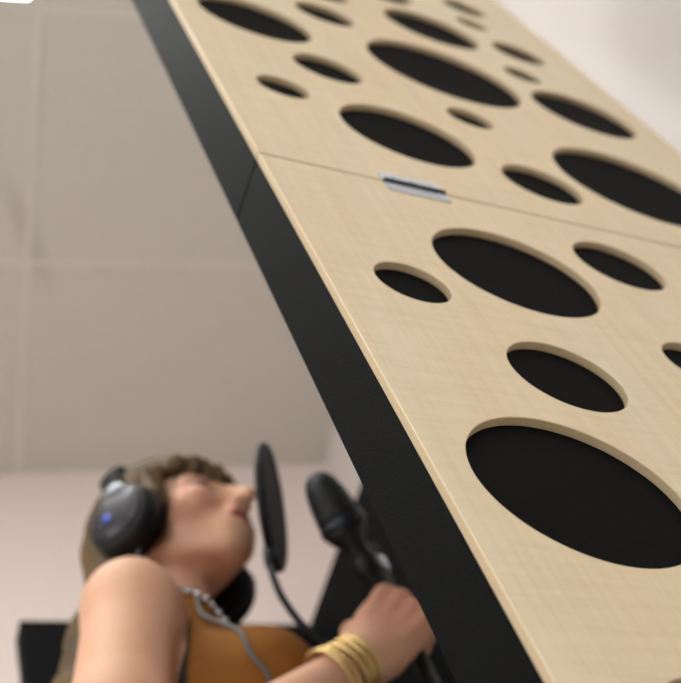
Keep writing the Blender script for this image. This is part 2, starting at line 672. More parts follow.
# ------------------------------------------------------------------ black folding screen behind the singer
def folding_screen():
    z1 = CAM_Z + 1.73
    a = Vector((0.183, 1.536, 0))
    b = Vector((0.683, 1.590, 0))
    c = Vector((0.757, 1.086, 0))
    t = thing('folding_screen', 'black cloth folding screen standing behind the singer against the pale wall', 'folding screen', a)
    for p, q, side in ((a, b, 1), (b, c, 1)):
        d = (q - p)
        L = d.length
        d.normalize()
        bm = bmesh.new()
        add_box(bm, (0.001 if p is a else .004, 0.0, .02), (L + .02 if p is a else L - .001, .045, z1), .002, 3)
        o = bm_obj('screen_panel', bm, M_FELT2, t)
        o.location = p - a
        o.rotation_euler = (0, 0, math.atan2(d.y, d.x))
        for k in (.05, L - .05):
            bm = bmesh.new()
            add_box(bm, (k - .02, .004, 0), (k + .02, .041, .02), .002)
            f = bm_obj('foot', bm, M_BLACK, t)
            f.location = p - a
            f.rotation_euler = o.rotation_euler
    for z in (.35, 1.0, 1.65):
        bm = bmesh.new()
        add_lathe(bm, (b.x - a.x + .008, b.y - a.y + .046, z - .04), (0, 0, 1), [(0, .006), (.08, .006)], 14)
        bm_obj('hinge', bm, M_STEEL, t, True)


folding_screen()


# ------------------------------------------------------------------ implicit modelling (surface nets), used for the singer
class Field:
    def __init__(self, lo, hi, h):
        self.lo = np.array(lo, np.float32)
        self.h = h
        self.n = np.ceil((np.array(hi) - np.array(lo)) / h).astype(int) + 1
        self.v = np.full(self.n, 0.2, np.float32)

    def sub(self, lo, hi):
        a = np.clip(np.floor((np.array(lo) - self.lo) / self.h).astype(int), 0, self.n)
        b = np.clip(np.ceil((np.array(hi) - self.lo) / self.h).astype(int) + 1, 0, self.n)
        sl = tuple(slice(i, j) for i, j in zip(a, b))
        g = np.meshgrid(*[self.lo[i] + self.h * np.arange(a[i], b[i], dtype=np.float32) for i in range(3)], indexing='ij', sparse=True)
        return sl, g

    def add(self, lo, hi, fn, k=0.01, pad=0.03):
        sl, g = self.sub(np.array(lo) - pad - k, np.array(hi) + pad + k)
        if any(s.stop <= s.start for s in sl):
            return
        d = fn(*g)
        a = self.v[sl]
        if k > 0:
            hh = np.clip(0.5 + 0.5 * (a - d) / k, 0, 1)
            self.v[sl] = a * (1 - hh) + d * hh - k * hh * (1 - hh)
        else:
            self.v[sl] = np.minimum(a, d)

    def cut(self, lo, hi, fn, k=0.005):
        sl, g = self.sub(lo, hi)
        d = -fn(*g)
        a = self.v[sl]
        hh = np.clip(0.5 - 0.5 * (a - d) / k, 0, 1)
        self.v[sl] = a * (1 - hh) + d * hh + k * hh * (1 - hh)

    # primitives
    def cone(self, a, b, r1, r2, k=0.012, cutit=False, flat=None):
        a = np.array(a, float)
        b = np.array(b, float)
        ab = b - a
        L2 = float(ab @ ab) + 1e-12

        def fn(x, y, z):
            t = np.clip(((x - a[0]) * ab[0] + (y - a[1]) * ab[1] + (z - a[2]) * ab[2]) / L2, 0, 1)
            dx = x - a[0] - t * ab[0]
            dy = y - a[1] - t * ab[1]
            dz = z - a[2] - t * ab[2]
            return np.sqrt(dx * dx + dy * dy + dz * dz) - (r1 + (r2 - r1) * t)
        rm = max(r1, r2)
        lo, hi = np.minimum(a, b) - rm, np.maximum(a, b) + rm
        if cutit:
            self.cut(lo - .01, hi + .01, fn, k)
        else:
            self.add(lo, hi, fn, k)

    def chain(self, pts, rads, k=0.012):
        for i in range(len(pts) - 1):
            self.cone(pts[i], pts[i + 1], rads[i], rads[i + 1], k)

    def ell(self, c, rad, ax=None, k=0.012, cutit=False):
        c = np.array(c, float)
        R = np.eye(3) if ax is None else np.array(ax, float)
        rad = np.array(rad, float)

        def fn(x, y, z):
            dx, dy, dz = x - c[0], y - c[1], z - c[2]
            q = [dx * R[i][0] + dy * R[i][1] + dz * R[i][2] for i in range(3)]
            k0 = np.sqrt((q[0] / rad[0]) ** 2 + (q[1] / rad[1]) ** 2 + (q[2] / rad[2]) ** 2)
            k1 = np.sqrt((q[0] / rad[0] ** 2) ** 2 + (q[1] / rad[1] ** 2) ** 2 + (q[2] / rad[2] ** 2) ** 2) + 1e-6
            return k0 * (k0 - 1) / k1
        ext = np.sqrt(((R * rad[:, None]) ** 2).sum(0))
        if cutit:
            self.cut(c - ext - .02, c + ext + .02, fn, k)
        else:
            self.add(c - ext, c + ext, fn, k)

    def mesh(self, name, color=None, relax=1):
        v = self.v
        s = v < 0
        n = v.shape
        cnt = np.zeros((n[0] - 1, n[1] - 1, n[2] - 1), np.uint8)
        for i in (0, 1):
            for j in (0, 1):
                for k in (0, 1):
                    cnt += s[i:n[0] - 1 + i, j:n[1] - 1 + j, k:n[2] - 1 + k]
        act = (cnt > 0) & (cnt < 8)
        idx = np.argwhere(act)
        vid = np.full(act.shape, -1, np.int32)
        vid[act] = np.arange(len(idx))
        I, J, K = idx.T
        P = np.zeros((len(idx), 3))
        W = np.zeros(len(idx))
        cs = [(i, j, k) for i in (0, 1) for j in (0, 1) for k in (0, 1)]
        for a in cs:
            for ax in range(3):
                if a[ax] == 0:
                    b = list(a)
                    b[ax] = 1
                    va = v[I + a[0], J + a[1], K + a[2]]
                    vb = v[I + b[0], J + b[1], K + b[2]]
                    m = (va < 0) != (vb < 0)
                    t = np.where(m, va / np.where(m, va - vb, 1), 0)
                    p = np.stack([a[q] + (t if q == ax else 0 * t) for q in range(3)], 1)
                    P += p * m[:, None]
                    W += m
        P = idx + P / W[:, None]
        quads = []
        for ax in range(3):
            o = [q for q in range(3) if q != ax]
            sa = [slice(None)] * 3
            sb = [slice(None)] * 3
            sa[ax] = slice(0, n[ax] - 1)
            sb[ax] = slice(1, n[ax])
            ch = s[tuple(sa)] != s[tuple(sb)]
            e = np.argwhere(ch)
            e = e[(e[:, o[0]] > 0) & (e[:, o[1]] > 0) & (e[:, o[0]] < n[o[0]] - 1) & (e[:, o[1]] < n[o[1]] - 1)]
            if len(e) == 0:
                continue

            def cell(d0, d1):
                c = e.copy()
                c[:, o[0]] += d0
                c[:, o[1]] += d1
                return vid[c[:, 0], c[:, 1], c[:, 2]]
            q = np.stack([cell(-1, -1), cell(0, -1), cell(0, 0), cell(-1, 0)], 1)
            inside = s[e[:, 0], e[:, 1], e[:, 2]]
            flip = inside if ax != 1 else ~inside
            q[~flip] = q[~flip][:, ::-1]
            quads.append(q)
        Q = np.concatenate(quads)
        for _ in range(relax):                       # light smoothing
            acc = np.zeros_like(P)
            c = np.zeros(len(P))
            for a in range(4):
                np.add.at(acc, Q[:, a], P[Q[:, (a + 1) % 4]] + P[Q[:, (a - 1) % 4]])
                np.add.at(c, Q[:, a], 2)
            P = 0.5 * P + 0.5 * acc / np.maximum(c, 1)[:, None]
        P = self.lo + P * self.h
        me = bpy.data.meshes.new(name)
        me.vertices.add(len(P))
        me.vertices.foreach_set('co', P.astype(np.float32).ravel())
        me.loops.add(len(Q) * 4)
        me.loops.foreach_set('vertex_index', Q.astype(np.int32).ravel())
        me.polygons.add(len(Q))
        me.polygons.foreach_set('loop_start', np.arange(0, len(Q) * 4, 4, dtype=np.int32))
        me.update(calc_edges=True)
        me.validate()
        me.polygons.foreach_set('use_smooth', [True] * len(me.polygons))
        if color is not None:
            ca = me.color_attributes.new('tint', 'FLOAT_COLOR', 'POINT')
            ca.data.foreach_set('color', color(P).astype(np.float32).ravel())
        return me


# ------------------------------------------------------------------ the singer
HS = 0.97                                                  # head scale
HO = np.array([0.320, 1.072, 1.565])                       # head centre, between the ears
HA, HP, HR = math.radians(-45), math.radians(7.5), math.radians(-4)
hf = np.array([math.cos(HA) * math.cos(HP), math.sin(HA) * math.cos(HP), math.sin(HP)])
hr = np.array([math.sin(HA), -math.cos(HA), 0.0])
hu = np.cross(hr, hf)
hr, hu = hr * math.cos(HR) + hu * math.sin(HR), hu * math.cos(HR) - hr * math.sin(HR)
HAX = np.stack([hf, hr, hu])


def hp(f, r, u):
    return HO + HS * (f * hf + r * hr + u * hu)


BA = math.radians(-30)
bf = np.array([math.cos(BA), math.sin(BA), 0.0])
br = np.array([math.sin(BA), -math.cos(BA), 0.0])
BZ = np.array([0, 0, 1.0])
BAX = np.stack([bf, br, BZ])
SH_R = np.array([0.231, 0.970, 1.337])                     # right shoulder joint
SC = SH_R - 0.165 * br                                     # between the shoulders
SH_L = SC - 0.165 * br + BZ * -0.004
ELB_R = np.array([0.166, 0.954, 1.040])
POLE = np.array([0.522, 0.972])                            # mic stand pole
GRIP = np.array([POLE[0], POLE[1], 1.280])
ELB_L = SH_L + np.array([0.02, 0.05, -0.285])
WR_L = ELB_L + np.array([0.075, -0.045, -0.225])


def bp_(f, r, z):
    return np.array([SC[0], SC[1], 0]) + f * bf + r * br + z * BZ


# right hand frame: e = wrist to knuckles, t = towards the thumb, b = back of the hand
he = np.array([0.73, -0.20, 0.65])
he /= np.linalg.norm(he)
ht = np.array([-0.45, 0.0, 0.89])
ht -= he * (ht @ he)
ht /= np.linalg.norm(ht)
hb = np.cross(he, ht)
WR_R = GRIP + 0.033 * hb - 0.086 * he


def hand_prims(F, W, e, t, b, grip):
    """palm, four bent fingers of different length and a thumb, grown from the wrist W"""
    def q(x, y, z):
        return W + x * e + y * t + z * b
    ys = (.030, .0105, -.0095, -.0275)
    kn = (.086, .090, .085, .076)
    rr = (.0088, .0092, .0088, .0078)
    ln = ((.042, .026, .020), (.045, .029, .021), (.042, .027, .020), (.033, .021, .018))
    for y, x, r in zip(ys, kn, rr):
        F.cone(q(.0, y * .55, 0), q(x, y, 0), .0165, .0125, .014)
        F.ell(q(x + .001, y, .0075), (.0100, .0088, .0085), np.stack([e, t, b]), .004)
        F.cone(q(.035, y * .8, .0125), q(x - .004, y, .0125), .0030, .0042, .004)
    F.cone(q(.02, .016, -.010), q(.055, .030, -.012), .017, .013, .014)
    F.cone(q(.02, -.018, -.008), q(.06, -.024, -.010), .016, .012, .014)
    if grip:
        bends = (math.radians(58), math.radians(140), math.radians(205))
    else:
        bends = (math.radians(18), math.radians(42), math.radians(62))
    for y, x, r, L in zip(ys, kn, rr, ln):
        p = q(x, y, 0)
        for i in range(3):
            d = e * math.cos(bends[i]) - b * math.sin(bends[i])
            p2 = p + d * L[i]
            F.cone(p, p2, r * (1.08 - .10 * i), r * (1.0 - .10 * i), .004 if i else .006)
            p = p2
    if grip:
        th = (q(.018, .026, -.014), q(.050, .046, -.034), q(.082, .048, -.058), q(.104, .040, -.066))
    else:
        th = (q(.018, .024, -.010), q(.048, .052, -.022), q(.078, .060, -.030), q(.102, .058, -.036))
    F.chain(th, (.0165, .0125, .0105, .0085), .008)


def torso_fn(off=0.0):
    Z = np.array([.78, .84, .92, 1.00, 1.07, 1.14, 1.21, 1.28, 1.33, 1.365, 1.40, 1.44])
    A = np.array([.150, .166, .172, .152, .134, .134, .142, .150, .146, .120, .078, .058]) + off
    B = np.array([.100, .114, .120, .104, .092, .094, .104, .106, .092, .074, .060, .054]) + off
    Cf = np.array([-.005, -.005, -.006, .0, .004, .004, .0, -.004, -.008, -.006, .0, .006])

    def fn(x, y, z):
        a = np.interp(z, Z, A)
        b = np.interp(z, Z, B)
        c = np.interp(z, Z, Cf)
        dx, dy = x - SC[0], y - SC[1]
        f = (dx * bf[0] + dy * bf[1] - c) / b
        r = (dx * br[0] + dy * br[1]) / a
        d = (np.sqrt(f * f + r * r) - 1) * np.minimum(a, b)
        return np.maximum(d, np.maximum(.78 - off - z, z - 1.43 - off))
    return fn, np.array([SC[0] - .2, SC[1] - .2, .77]), np.array([SC[0] + .2, SC[1] + .2, 1.45])


def torso_parts(F, off=0.0):
    fn, lo, hi = torso_fn(off)
    F.add(lo, hi, fn, .02)
    for s in (1, -1):
        F.ell(bp_(.086, s * .068, 1.240), (.064 + off, .066 + off, .064 + off), BAX, .03)


def leg_parts(F, off=0.0):
    for s in (1, -1):
        hip = bp_(-.004, s * .082, .86)
        knee = bp_(.006, s * .088, .47)
        ank = bp_(-.014, s * .092, .085)
        F.chain((hip, knee), (.086 + off, .056 + off), .02)
        F.cone(knee, bp_(-.016, s * .09, .33), .054 + off, .052 + off, .02)
        F.cone(bp_(-.016, s * .09, .33), ank, .052 + off, .036 + off, .02)


ADAM = np.array([[.4, .3, .2, 1]])


def build_body():
    F = Field((-.02, .72, -.01), (.70, 1.42, 1.72), 0.0036)
    torso_parts(F)
    leg_parts(F)
    for s in (1, -1):                                                   # feet
        F.cone(bp_(-.02, s * .092, .04), bp_(.13, s * .10, .024), .034, .024, .015)
        F.cone(bp_(-.014, s * .092, .09), bp_(-.02, s * .092, .04), .036, .034, .015)
    # neck and shoulders
    F.cone(hp(-.026, 0, -.06), bp_(-.004, 0, 1.39), .045, .050, .016)
    F.cone(bp_(-.012, 0, 1.40), SH_R + BZ * .002, .046, .044, .03)
    F.cone(bp_(-.012, 0, 1.40), SH_L + BZ * .002, .046, .044, .03)
    for s, sh in ((1, SH_R), (-1, SH_L)):                               # collar bones
        F.cone(bp_(.058, s * .02, 1.382), sh + BZ * .03 + bf * .018, .007, .008, .014)
    # right arm
    F.ell(SH_R, (.045, .047, .055), None, .02)
    m = SH_R * .45 + ELB_R * .55
    F.chain((SH_R, m, ELB_R), (.048, .048, .043), .02)
    u = ELB_R * .72 + WR_R * .28
    F.chain((ELB_R, u, WR_R), (.041, .041, .0240), .016)
    F.cone(WR_R - he * .01, WR_R + he * .02, .023, .022, .012)
    hand_prims(F, WR_R, he, ht, hb, True)
    # left arm hangs at the side
    F.ell(SH_L, (.054, .054, .058), None, .02)
    F.chain((SH_L, ELB_L), (.050, .041), .02)
    u = ELB_L * .72 + WR_L * .28
    F.chain((ELB_L, u, WR_L), (.040, .041, .026), .016)
    le = (WR_L - ELB_L) / np.linalg.norm(WR_L - ELB_L)
    lb = -br - le * (-br @ le)
    lb /= np.linalg.norm(lb)
    lt = np.cross(lb, le)
    if lt @ bf < 0:
        lt = -lt
    hand_prims(F, WR_L, le, lt, lb, False)
    # head
    s = HS
    E = lambda c, rad, k, cutit=False: F.ell(hp(*c), np.array(rad) * s, HAX, k, cutit)
    E((-.010, 0, .040), (.090, .072, .082), .02)
    E((.030, 0, -.008), (.066, .058, .070), .02)
    for q in (1, -1):
        F.cone(hp(-.002, q * .050, -.048), hp(.070, q * .014, -.086), .017 * s, .015 * s, .018)
    E((.076, 0, -.088), (.014, .018, .013), .012)
    F.cone(hp(.035, 0, -.060), hp(.068, 0, -.076), .026 * s, .020 * s, .014)
    for q in (1, -1):
        E((.066, q * .041, -.018), (.026, .022, .020), .018)              # cheeks
        F.cone(hp(.086, q * .012, .026), hp(.074, q * .042, .024), .011 * s, .008 * s, .018)
    E((.079, 0, -.066), (.024, .034, .022), .016)                         # muzzle
    for q in (1, -1):
        E((.098, q * .032, .006), (.016, .017, .011), .010, True)         # sockets
        E((.0815, q * .032, .0055), (.0125, .0135, .0115), .004)          # lids
        E((.0935, q * .032, .0020), (.0045, .0110, .0022), .0015, True)
    F.chain((hp(.090, 0, .020), hp(.107, 0, -.010), hp(.1225, 0, -.0290)), (.0085 * s, .0098 * s, .0108 * s), .010)
    for q in (1, -1):
        E((.105, q * .0115, -.034), (.0115, .0070, .0078), .006)
    E((.098, 0, -.0355), (.017, .0120, .0085), .008)
    E((.094, 0, -.0470), (.0095, .016, .012), .010)
    E((.0985, 0, -.0530), (.0085, .0235, .0062), .005)
    E((.0960, 0, -.0695), (.0090, .0200, .0072), .005)
    E((.105, 0, -.0612), (.016, .0190, .0048), .003, True)                # parted mouth
    for q in (1, -1):                                                     # ears
        E((-.006, q * .072, -.008), (.018, .009, .031), .006)

    skin = np.array(lin((213, 163, 134)))
    lip = np.array(lin((172, 86, 84)))
    brow = np.array(lin((92, 68, 48)))
    dark = np.array(lin((58, 32, 30)))
    blush = np.array(lin((222, 150, 130)))

    def color(P):
        c = np.tile(skin, (len(P), 1))
        L = (P - HO) @ HAX.T / HS

        def blend(mask, col):
            mask = np.clip(mask, 0, 1)[:, None]
            c[:] = c * (1 - mask) + col * mask
        f, r, u = L.T
        head = (np.abs(f) < .15) & (np.abs(r) < .1) & (np.abs(u) < .16)
        ar = np.abs(r)
        blend(head * .5 * np.exp(-(((ar - .045) / .020) ** 2 + ((u + .02) / .022) ** 2)) * (f > .03), blush)
        d = ((ar) / .0255) ** 2 + ((u + .0612) / .0150) ** 2
        blend(head * (f > .085) * np.clip((1.15 - d) / .3, 0, 1) * .85, lip)
        d = ((ar) / .0185) ** 2 + ((u + .0612) / .004) ** 2
        blend(head * (f > .075) * np.clip((1.2 - d) / .4, 0, 1), dark)
        bu = .030 + .10 * (ar - .02) * (ar < .045) - .1 * np.clip(ar - .035, 0, 1)
        blend(head * (f > .06) * (ar > .012) * (ar < .055) * np.clip(1.4 - np.abs(u - bu) / .0045, 0, 1) * .8, brow)
        d = np.abs(u - (.0010 - 12 * (ar - .032) ** 2))
        blend(head * (f > .07) * (ar > .018) * (ar < .048) * np.clip(1.5 - d / .0030, 0, 1) * .95, dark)
        d = ((ar - .033) / .020) ** 2 + ((u - .006) / .011) ** 2
        blend(head * (f > .06) * np.clip(1.25 - d, 0, 1) * .75, np.array(lin((84, 54, 46))))
        # knuckles and fingertips a little redder
        red = np.array(lin((206, 132, 112)))
        dh = np.linalg.norm(P - (WR_R + .085 * he), axis=1)
        blend(np.clip(1.3 - dh / .06, 0, 1) * .5, red)
        return c
    return F.mesh('person', color, 1)


def slab_cut(F, lo, hi, fn, k=.004):
    F.cut(np.array(lo), np.array(hi), fn, k)


def build_top():
    F = Field((.08, .88, .96), (.56, 1.36, 1.47), 0.0042)
    torso_parts(F, .007)
    # straps over the shoulders
    for s in (1, -1):
        F.cone(bp_(.03, s * .085, 1.365), bp_(-.04, s * .085, 1.375), .036, .036, .02)
    big = (F.lo - .1, F.lo + F.n * F.h + .1)
    F.cut(*big, lambda x, y, z: (z - 1.02) + 0 * x + 0 * y)                      # hem
    # neckline: a scoop round the base of the neck
    c = bp_(.035, 0, 1.435)
    F.cut(*big, lambda x, y, z: np.sqrt((x - c[0]) ** 2 + (y - c[1]) ** 2 + ((z - c[2]) * .9) ** 2) - .082)
    # arm holes
    for s in (1, -1):
        F.cut(*big, lambda x, y, z, s=s: np.maximum(.134 + .20 * np.clip(1.30 - z, 0, 1) - s * ((x - SC[0]) * br[0] + (y - SC[1]) * br[1]), 1.20 - z))
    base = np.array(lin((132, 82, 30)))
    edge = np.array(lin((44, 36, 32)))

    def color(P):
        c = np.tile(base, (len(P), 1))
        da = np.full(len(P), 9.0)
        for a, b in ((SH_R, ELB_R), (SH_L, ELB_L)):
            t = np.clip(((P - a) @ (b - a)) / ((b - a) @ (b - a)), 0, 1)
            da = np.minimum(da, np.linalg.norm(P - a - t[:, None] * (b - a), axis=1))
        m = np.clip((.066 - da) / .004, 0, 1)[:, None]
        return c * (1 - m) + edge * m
    return F.mesh('tank_top', color, 1)


def build_trousers():
    F = Field((.06, .86, .05), (.56, 1.36, 1.06), 0.006)
    torso_parts(F, .009)
    leg_parts(F, .010)
    big = (F.lo - .1, F.lo + F.n * F.h + .1)
    F.cut(*big, lambda x, y, z: (1.03 - z) + 0 * x + 0 * y)
    F.cut(*big, lambda x, y, z: (z - .10) + 0 * x + 0 * y)
    return F.mesh('trousers', None, 1)


def build_shoe(s):
    c = bp_(.03, s * .095, .05)
    F = Field(c - np.array([.2, .2, .05]), c + np.array([.2, .2, .12]), 0.004)
    F.cone(bp_(-.03, s * .092, .045), bp_(.13, s * .10, .034), .044, .033, .015)
    F.cone(bp_(-.014, s * .092, .11), bp_(-.02, s * .092, .045), .045, .044, .015)
    F.cone(bp_(.06, s * .096, .04), bp_(.12, s * .10, .034), .040, .034, .01)
    F.cut(F.lo - .1, F.lo + F.n * F.h + .1, lambda x, y, z: (z - .002) + 0 * x + 0 * y)
    F.cut(F.lo - .1, F.lo + F.n * F.h + .1, lambda x, y, z: (.125 - z) + 0 * x + 0 * y)
    return F.mesh('shoe', None, 1)


def build_hair():
    F = Field((-.02, .82, 1.02), (.56, 1.42, 1.76), 0.0036)
    s = HS
    F.ell(hp(-.003, 0, .046), np.array((.101, .084, .082)) * s, HAX, .01)
    F.ell(hp(-.018, 0, .020), np.array((.080, .080, .080)) * s, HAX, .02)
    # open the face: everything in front of the temples and below the fringe
    a, b = hp(.14, 0, -.2), hp(.14, 0, .2)

    def face(x, y, z):
        dx, dy, dz = x - HO[0], y - HO[1], z - HO[2]
        f = (dx * hf[0] + dy * hf[1] + dz * hf[2]) / s
        r = (dx * hr[0] + dy * hr[1] + dz * hr[2]) / s
        u = (dx * hu[0] + dy * hu[1] + dz * hu[2]) / s
        # fringe is swept: its lower edge sinks towards the right temple
        return np.maximum(.046 - f + 10 * np.clip(np.abs(r) - .06, 0, 1) ** 2, u - (.013 + .85 * np.clip(np.abs(r) - .016, 0, .034)) - .003 * np.sin(r * 260))
    F.cut(hp(-.2, 0, 0) - .3, hp(.2, 0, 0) + .3, lambda x, y, z: face(x, y, z), .006)
    F.chain((hp(.078, .056, .052), hp(.092, .036, .041), hp(.101, .008, .033), hp(.099, -.018, .029), hp(.083, -.046, .031)), (.009 * s, .011 * s, .012 * s, .012 * s, .009 * s), .012)
    # locks in front of the ears, then the long hair down the back
    for q in (1, -1):
        F.chain((hp(.040, q * .070, .045), hp(.036, q * .077, -.005), hp(.024, q * .076, -.050)), (.018 * s, .014 * s, .007 * s), .012)
    B = lambda f, r, z: bp_(f, r, z)
    for q, ex in ((1.0, .0), (.35, .0), (-.35, .0), (-1.0, .0)):
        F.chain((hp(-.048, q * .042, .0), hp(-.064, q * .050, -.07), B(-.078, q * .062, 1.43), B(-.104, q * .088, 1.33), B(-.118, q * .096, 1.23), B(-.112, q * .092, 1.10)),
                (.048, .040, .032, .026, .022, .010), .020)

    def strands(x, y, z):
        dx, dy, dz = x - HO[0], y - HO[1], z - HO[2]
        f = dx * hf[0] + dy * hf[1] + dz * hf[2]
        r = dx * hr[0] + dy * hr[1] + dz * hr[2]
        return .0016 * np.sin(r * 330 + 5 * np.sin(f * 31) + 3 * np.sin(z * 17)) + .0011 * np.sin(r * 700 + f * 130 + 2 * np.sin(z * 40))
    sl, g = F.sub(F.lo, F.lo + F.n * F.h)
    F.v[sl] += strands(*g).astype(np.float32)
    dk = np.array(lin((54, 41, 26)))
    lt = np.array(lin((104, 82, 52)))

    def color(P):
        d = P - HO
        f, r = d @ hf, d @ hr
        w = .5 + .28 * np.sin(r * 330 + 5 * np.sin(f * 31) + 3 * np.sin(P[:, 2] * 17) + 1.2) + .22 * np.sin(r * 151 + f * 47)
        w = np.clip(w, 0, 1)[:, None]
        return dk * (1 - w) + lt * w
    return F.mesh('hair', color, 0)


M_SKIN = vcol_material('skin', 0.55, 0.12, 0.3, 0.05, 70)
M_SUEDE = vcol_material('suede', 0.85, 0, 0.2, 0.22, 34, 0.3)
M_HAIR = vcol_material('hair', 0.6, 0, 0.2, 0.25, 130, 0.3, (1, 1, 0.12))
M_DENIM = mat('dark_denim', (40, 44, 58), 0.85, noise=(300, 0.25), bump=(500, 0.4))
M_SHOE = mat('black_leather', (26, 24, 24), 0.45, noise=(60, 0.1))
M_EYE = None


def eye_material():
    w = NT('eye')
    tc = w.n('ShaderNodeTexCoord')
    ln = w.n('ShaderNodeVectorMath', operation='DISTANCE')
    w.l(tc.outputs['Object'], ln.inputs[0])
    ln.inputs[1].default_value = (0.0105, 0, -0.001)
    rp = w.n('ShaderNodeValToRGB')
    e = rp.color_ramp.elements
    e[0].position = 0.0
    e[0].color = (0.01, 0.01, 0.01, 1)
    e[1].position = 0.9
    e[1].color = lin((232, 226, 220))
    for p, c in ((.22, (0.01, 0.01, 0.01, 1)), (.26, lin((96, 70, 44))), (.52, lin((70, 50, 32))), (.57, lin((232, 226, 220)))):
        n = e.new(p)
        n.color = c
    sc = w.n('ShaderNodeMath', operation='MULTIPLY')
    sc.inputs[1].default_value = 100.0
    w.l(ln.outputs['Value'], sc.inputs[0])
    w.l(sc.outputs[0], rp.inputs[0])
    w.l(rp.outputs[0], w.b.inputs['Base Color'])
    w.b.inputs['Roughness'].default_value = 0.12
    return w.m


def build_person():
    p = link_mesh('person', build_body(), M_SKIN)
    tag(p, 'long-haired singer in a brown sleeveless top, right hand on the microphone stand', 'person')
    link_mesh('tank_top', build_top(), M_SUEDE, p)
    link_mesh('trousers', build_trousers(), M_DENIM, p)
    for s in (1, -1):
        link_mesh('shoe', build_shoe(s), M_SHOE, p)
    link_mesh('hair', build_hair(), M_HAIR, p)
    me_mat = eye_material()
    for s in (1, -1):
        bm = bmesh.new()
        bmesh.ops.create_uvsphere(bm, u_segments=24, v_segments=16, radius=.0108 * HS)
        e = bm_obj('eye', bm, me_mat, p, True)
        c = hp(.0810, s * .032, .0045)
        e.matrix_local = Matrix(((hf[0], hr[0], hu[0], c[0]), (hf[1], hr[1], hu[1], c[1]), (hf[2], hr[2], hu[2], c[2]), (0, 0, 0, 1)))
    return p


PERSON = build_person()


# ------------------------------------------------------------------ headphones
def cup_plate_material():
    w = NT('headphone_plate')
    w.b.inputs['Base Color'].default_value = lin((54, 52, 58))
    w.b.inputs['Roughness'].default_value = 0.3
    w.b.inputs['Metallic'].default_value = 0.3
    tc = w.n('ShaderNodeTexCoord')
    nz = w.n('ShaderNodeTexNoise')
    nz.inputs['Scale'].default_value = 200
    w.l(tc.outputs['Object'], nz.inputs['Vector'])
    mr = w.n('ShaderNodeMapRange')
    mr.inputs['To Min'].default_value = .26
    mr.inputs['To Max'].default_value = .36
    w.l(nz.outputs[0], mr.inputs['Value'])
    w.l(mr.outputs[0], w.b.inputs['Roughness'])
    return w.m


def headphones():
    t = thing('headphones', 'black over-ear headphones with grey ear plates worn over the singer\'s hair', 'headphones', HO)
    Mplate = cup_plate_material()
    Mlogo = mat('blue_badge', (52, 84, 196), 0.35, noise=(50, 0.05))
    Mcap = mat('silver_cap', (168, 172, 178), 0.3, 0.7, noise=(50, 0.05))
    Mpad = mat('black_leatherette', (10, 10, 10), 0.7, spec=0.15, noise=(80, 0.15), bump=(200, 0.3))
    L = lambda f, r, u: Vector(HS * (f * hf + r * hr + u * hu))
    HX = Vector(hf)
    for s in (1, -1):
        ax = Vector(hr) * s
        c = L(-.002, s * .080, -.028)
        # cup body
        bm = bmesh.new()
        add_lathe(bm, c, ax, [(0.012, .046), (.018, .0475), (.030, .0455), (.036, .041), (.038, .036)], 48)
        cup = bm_obj('ear_cup', bm, M_BLACK, t, True)
        bm = bmesh.new()
        add_torus(bm, c + ax * .004, ax, .0345, .0125, 44, 14)
        bm_obj('ear_pad', bm, Mpad, cup, True)
        bm = bmesh.new()
        add_lathe(bm, c, ax, [(.0375, .0365), (.0410, .0345), (.0428, .026), (.0436, .012), (.0438, 0)], 44)
        bm_obj('ear_plate', bm, Mplate, cup, True)
        # silver crescent cap at the top of the cup and a small blue badge
        bm = bmesh.new()
        pts = []
        for k in range(15):
            a = math.radians(36 + 64 * k / 14)
            pts.append(c + ax * .041 + (HX * math.cos(a) + Vector(hu) * math.sin(a)) * .0335)
        add_tube(bm, pts, [.0025 + .0050 * math.sin(math.pi * k / 14) for k in range(15)], 12)
        bm_obj('silver_cap', bm, Mcap, cup, True)
        bm = bmesh.new()
        add_lathe(bm, c + (HX * -.010 + Vector(hu) * -.004), ax, [(.0425, .0062), (.0446, .0058), (.0449, 0)], 20)
        bm_obj('badge', bm, Mlogo, cup, True)
    # headband
    bm = bmesh.new()
    R = []
    for k in range(33):
        a = math.pi * k / 32
        r, u = .101 * math.cos(a), .002 + .142 * math.sin(a)
        n = Vector((math.cos(a) / .101, math.sin(a) / .142, 0)).normalized()
        wd = .013 + .007 * math.sin(a)
        ring = []
        for j in range(14):
            b = 2 * math.pi * j / 14
            ff, tt = wd * math.cos(b), .0065 * math.sin(b)
            ring.append(bm.verts.new(L(.006 - .014 * math.sin(a) + ff, r + n.x * tt, u + n.y * tt)))
        R.append(ring)
    for a, b in zip(R, R[1:]):
        for j in range(14):
            bm.faces.new((a[j], a[(j + 1) % 14], b[(j + 1) % 14], b[j]))
    bm.faces.new(R[0])
    bm.faces.new(R[-1])
    bm_obj('headband', bm, Mpad, t, True)
    return t


HEADPHONES = headphones()


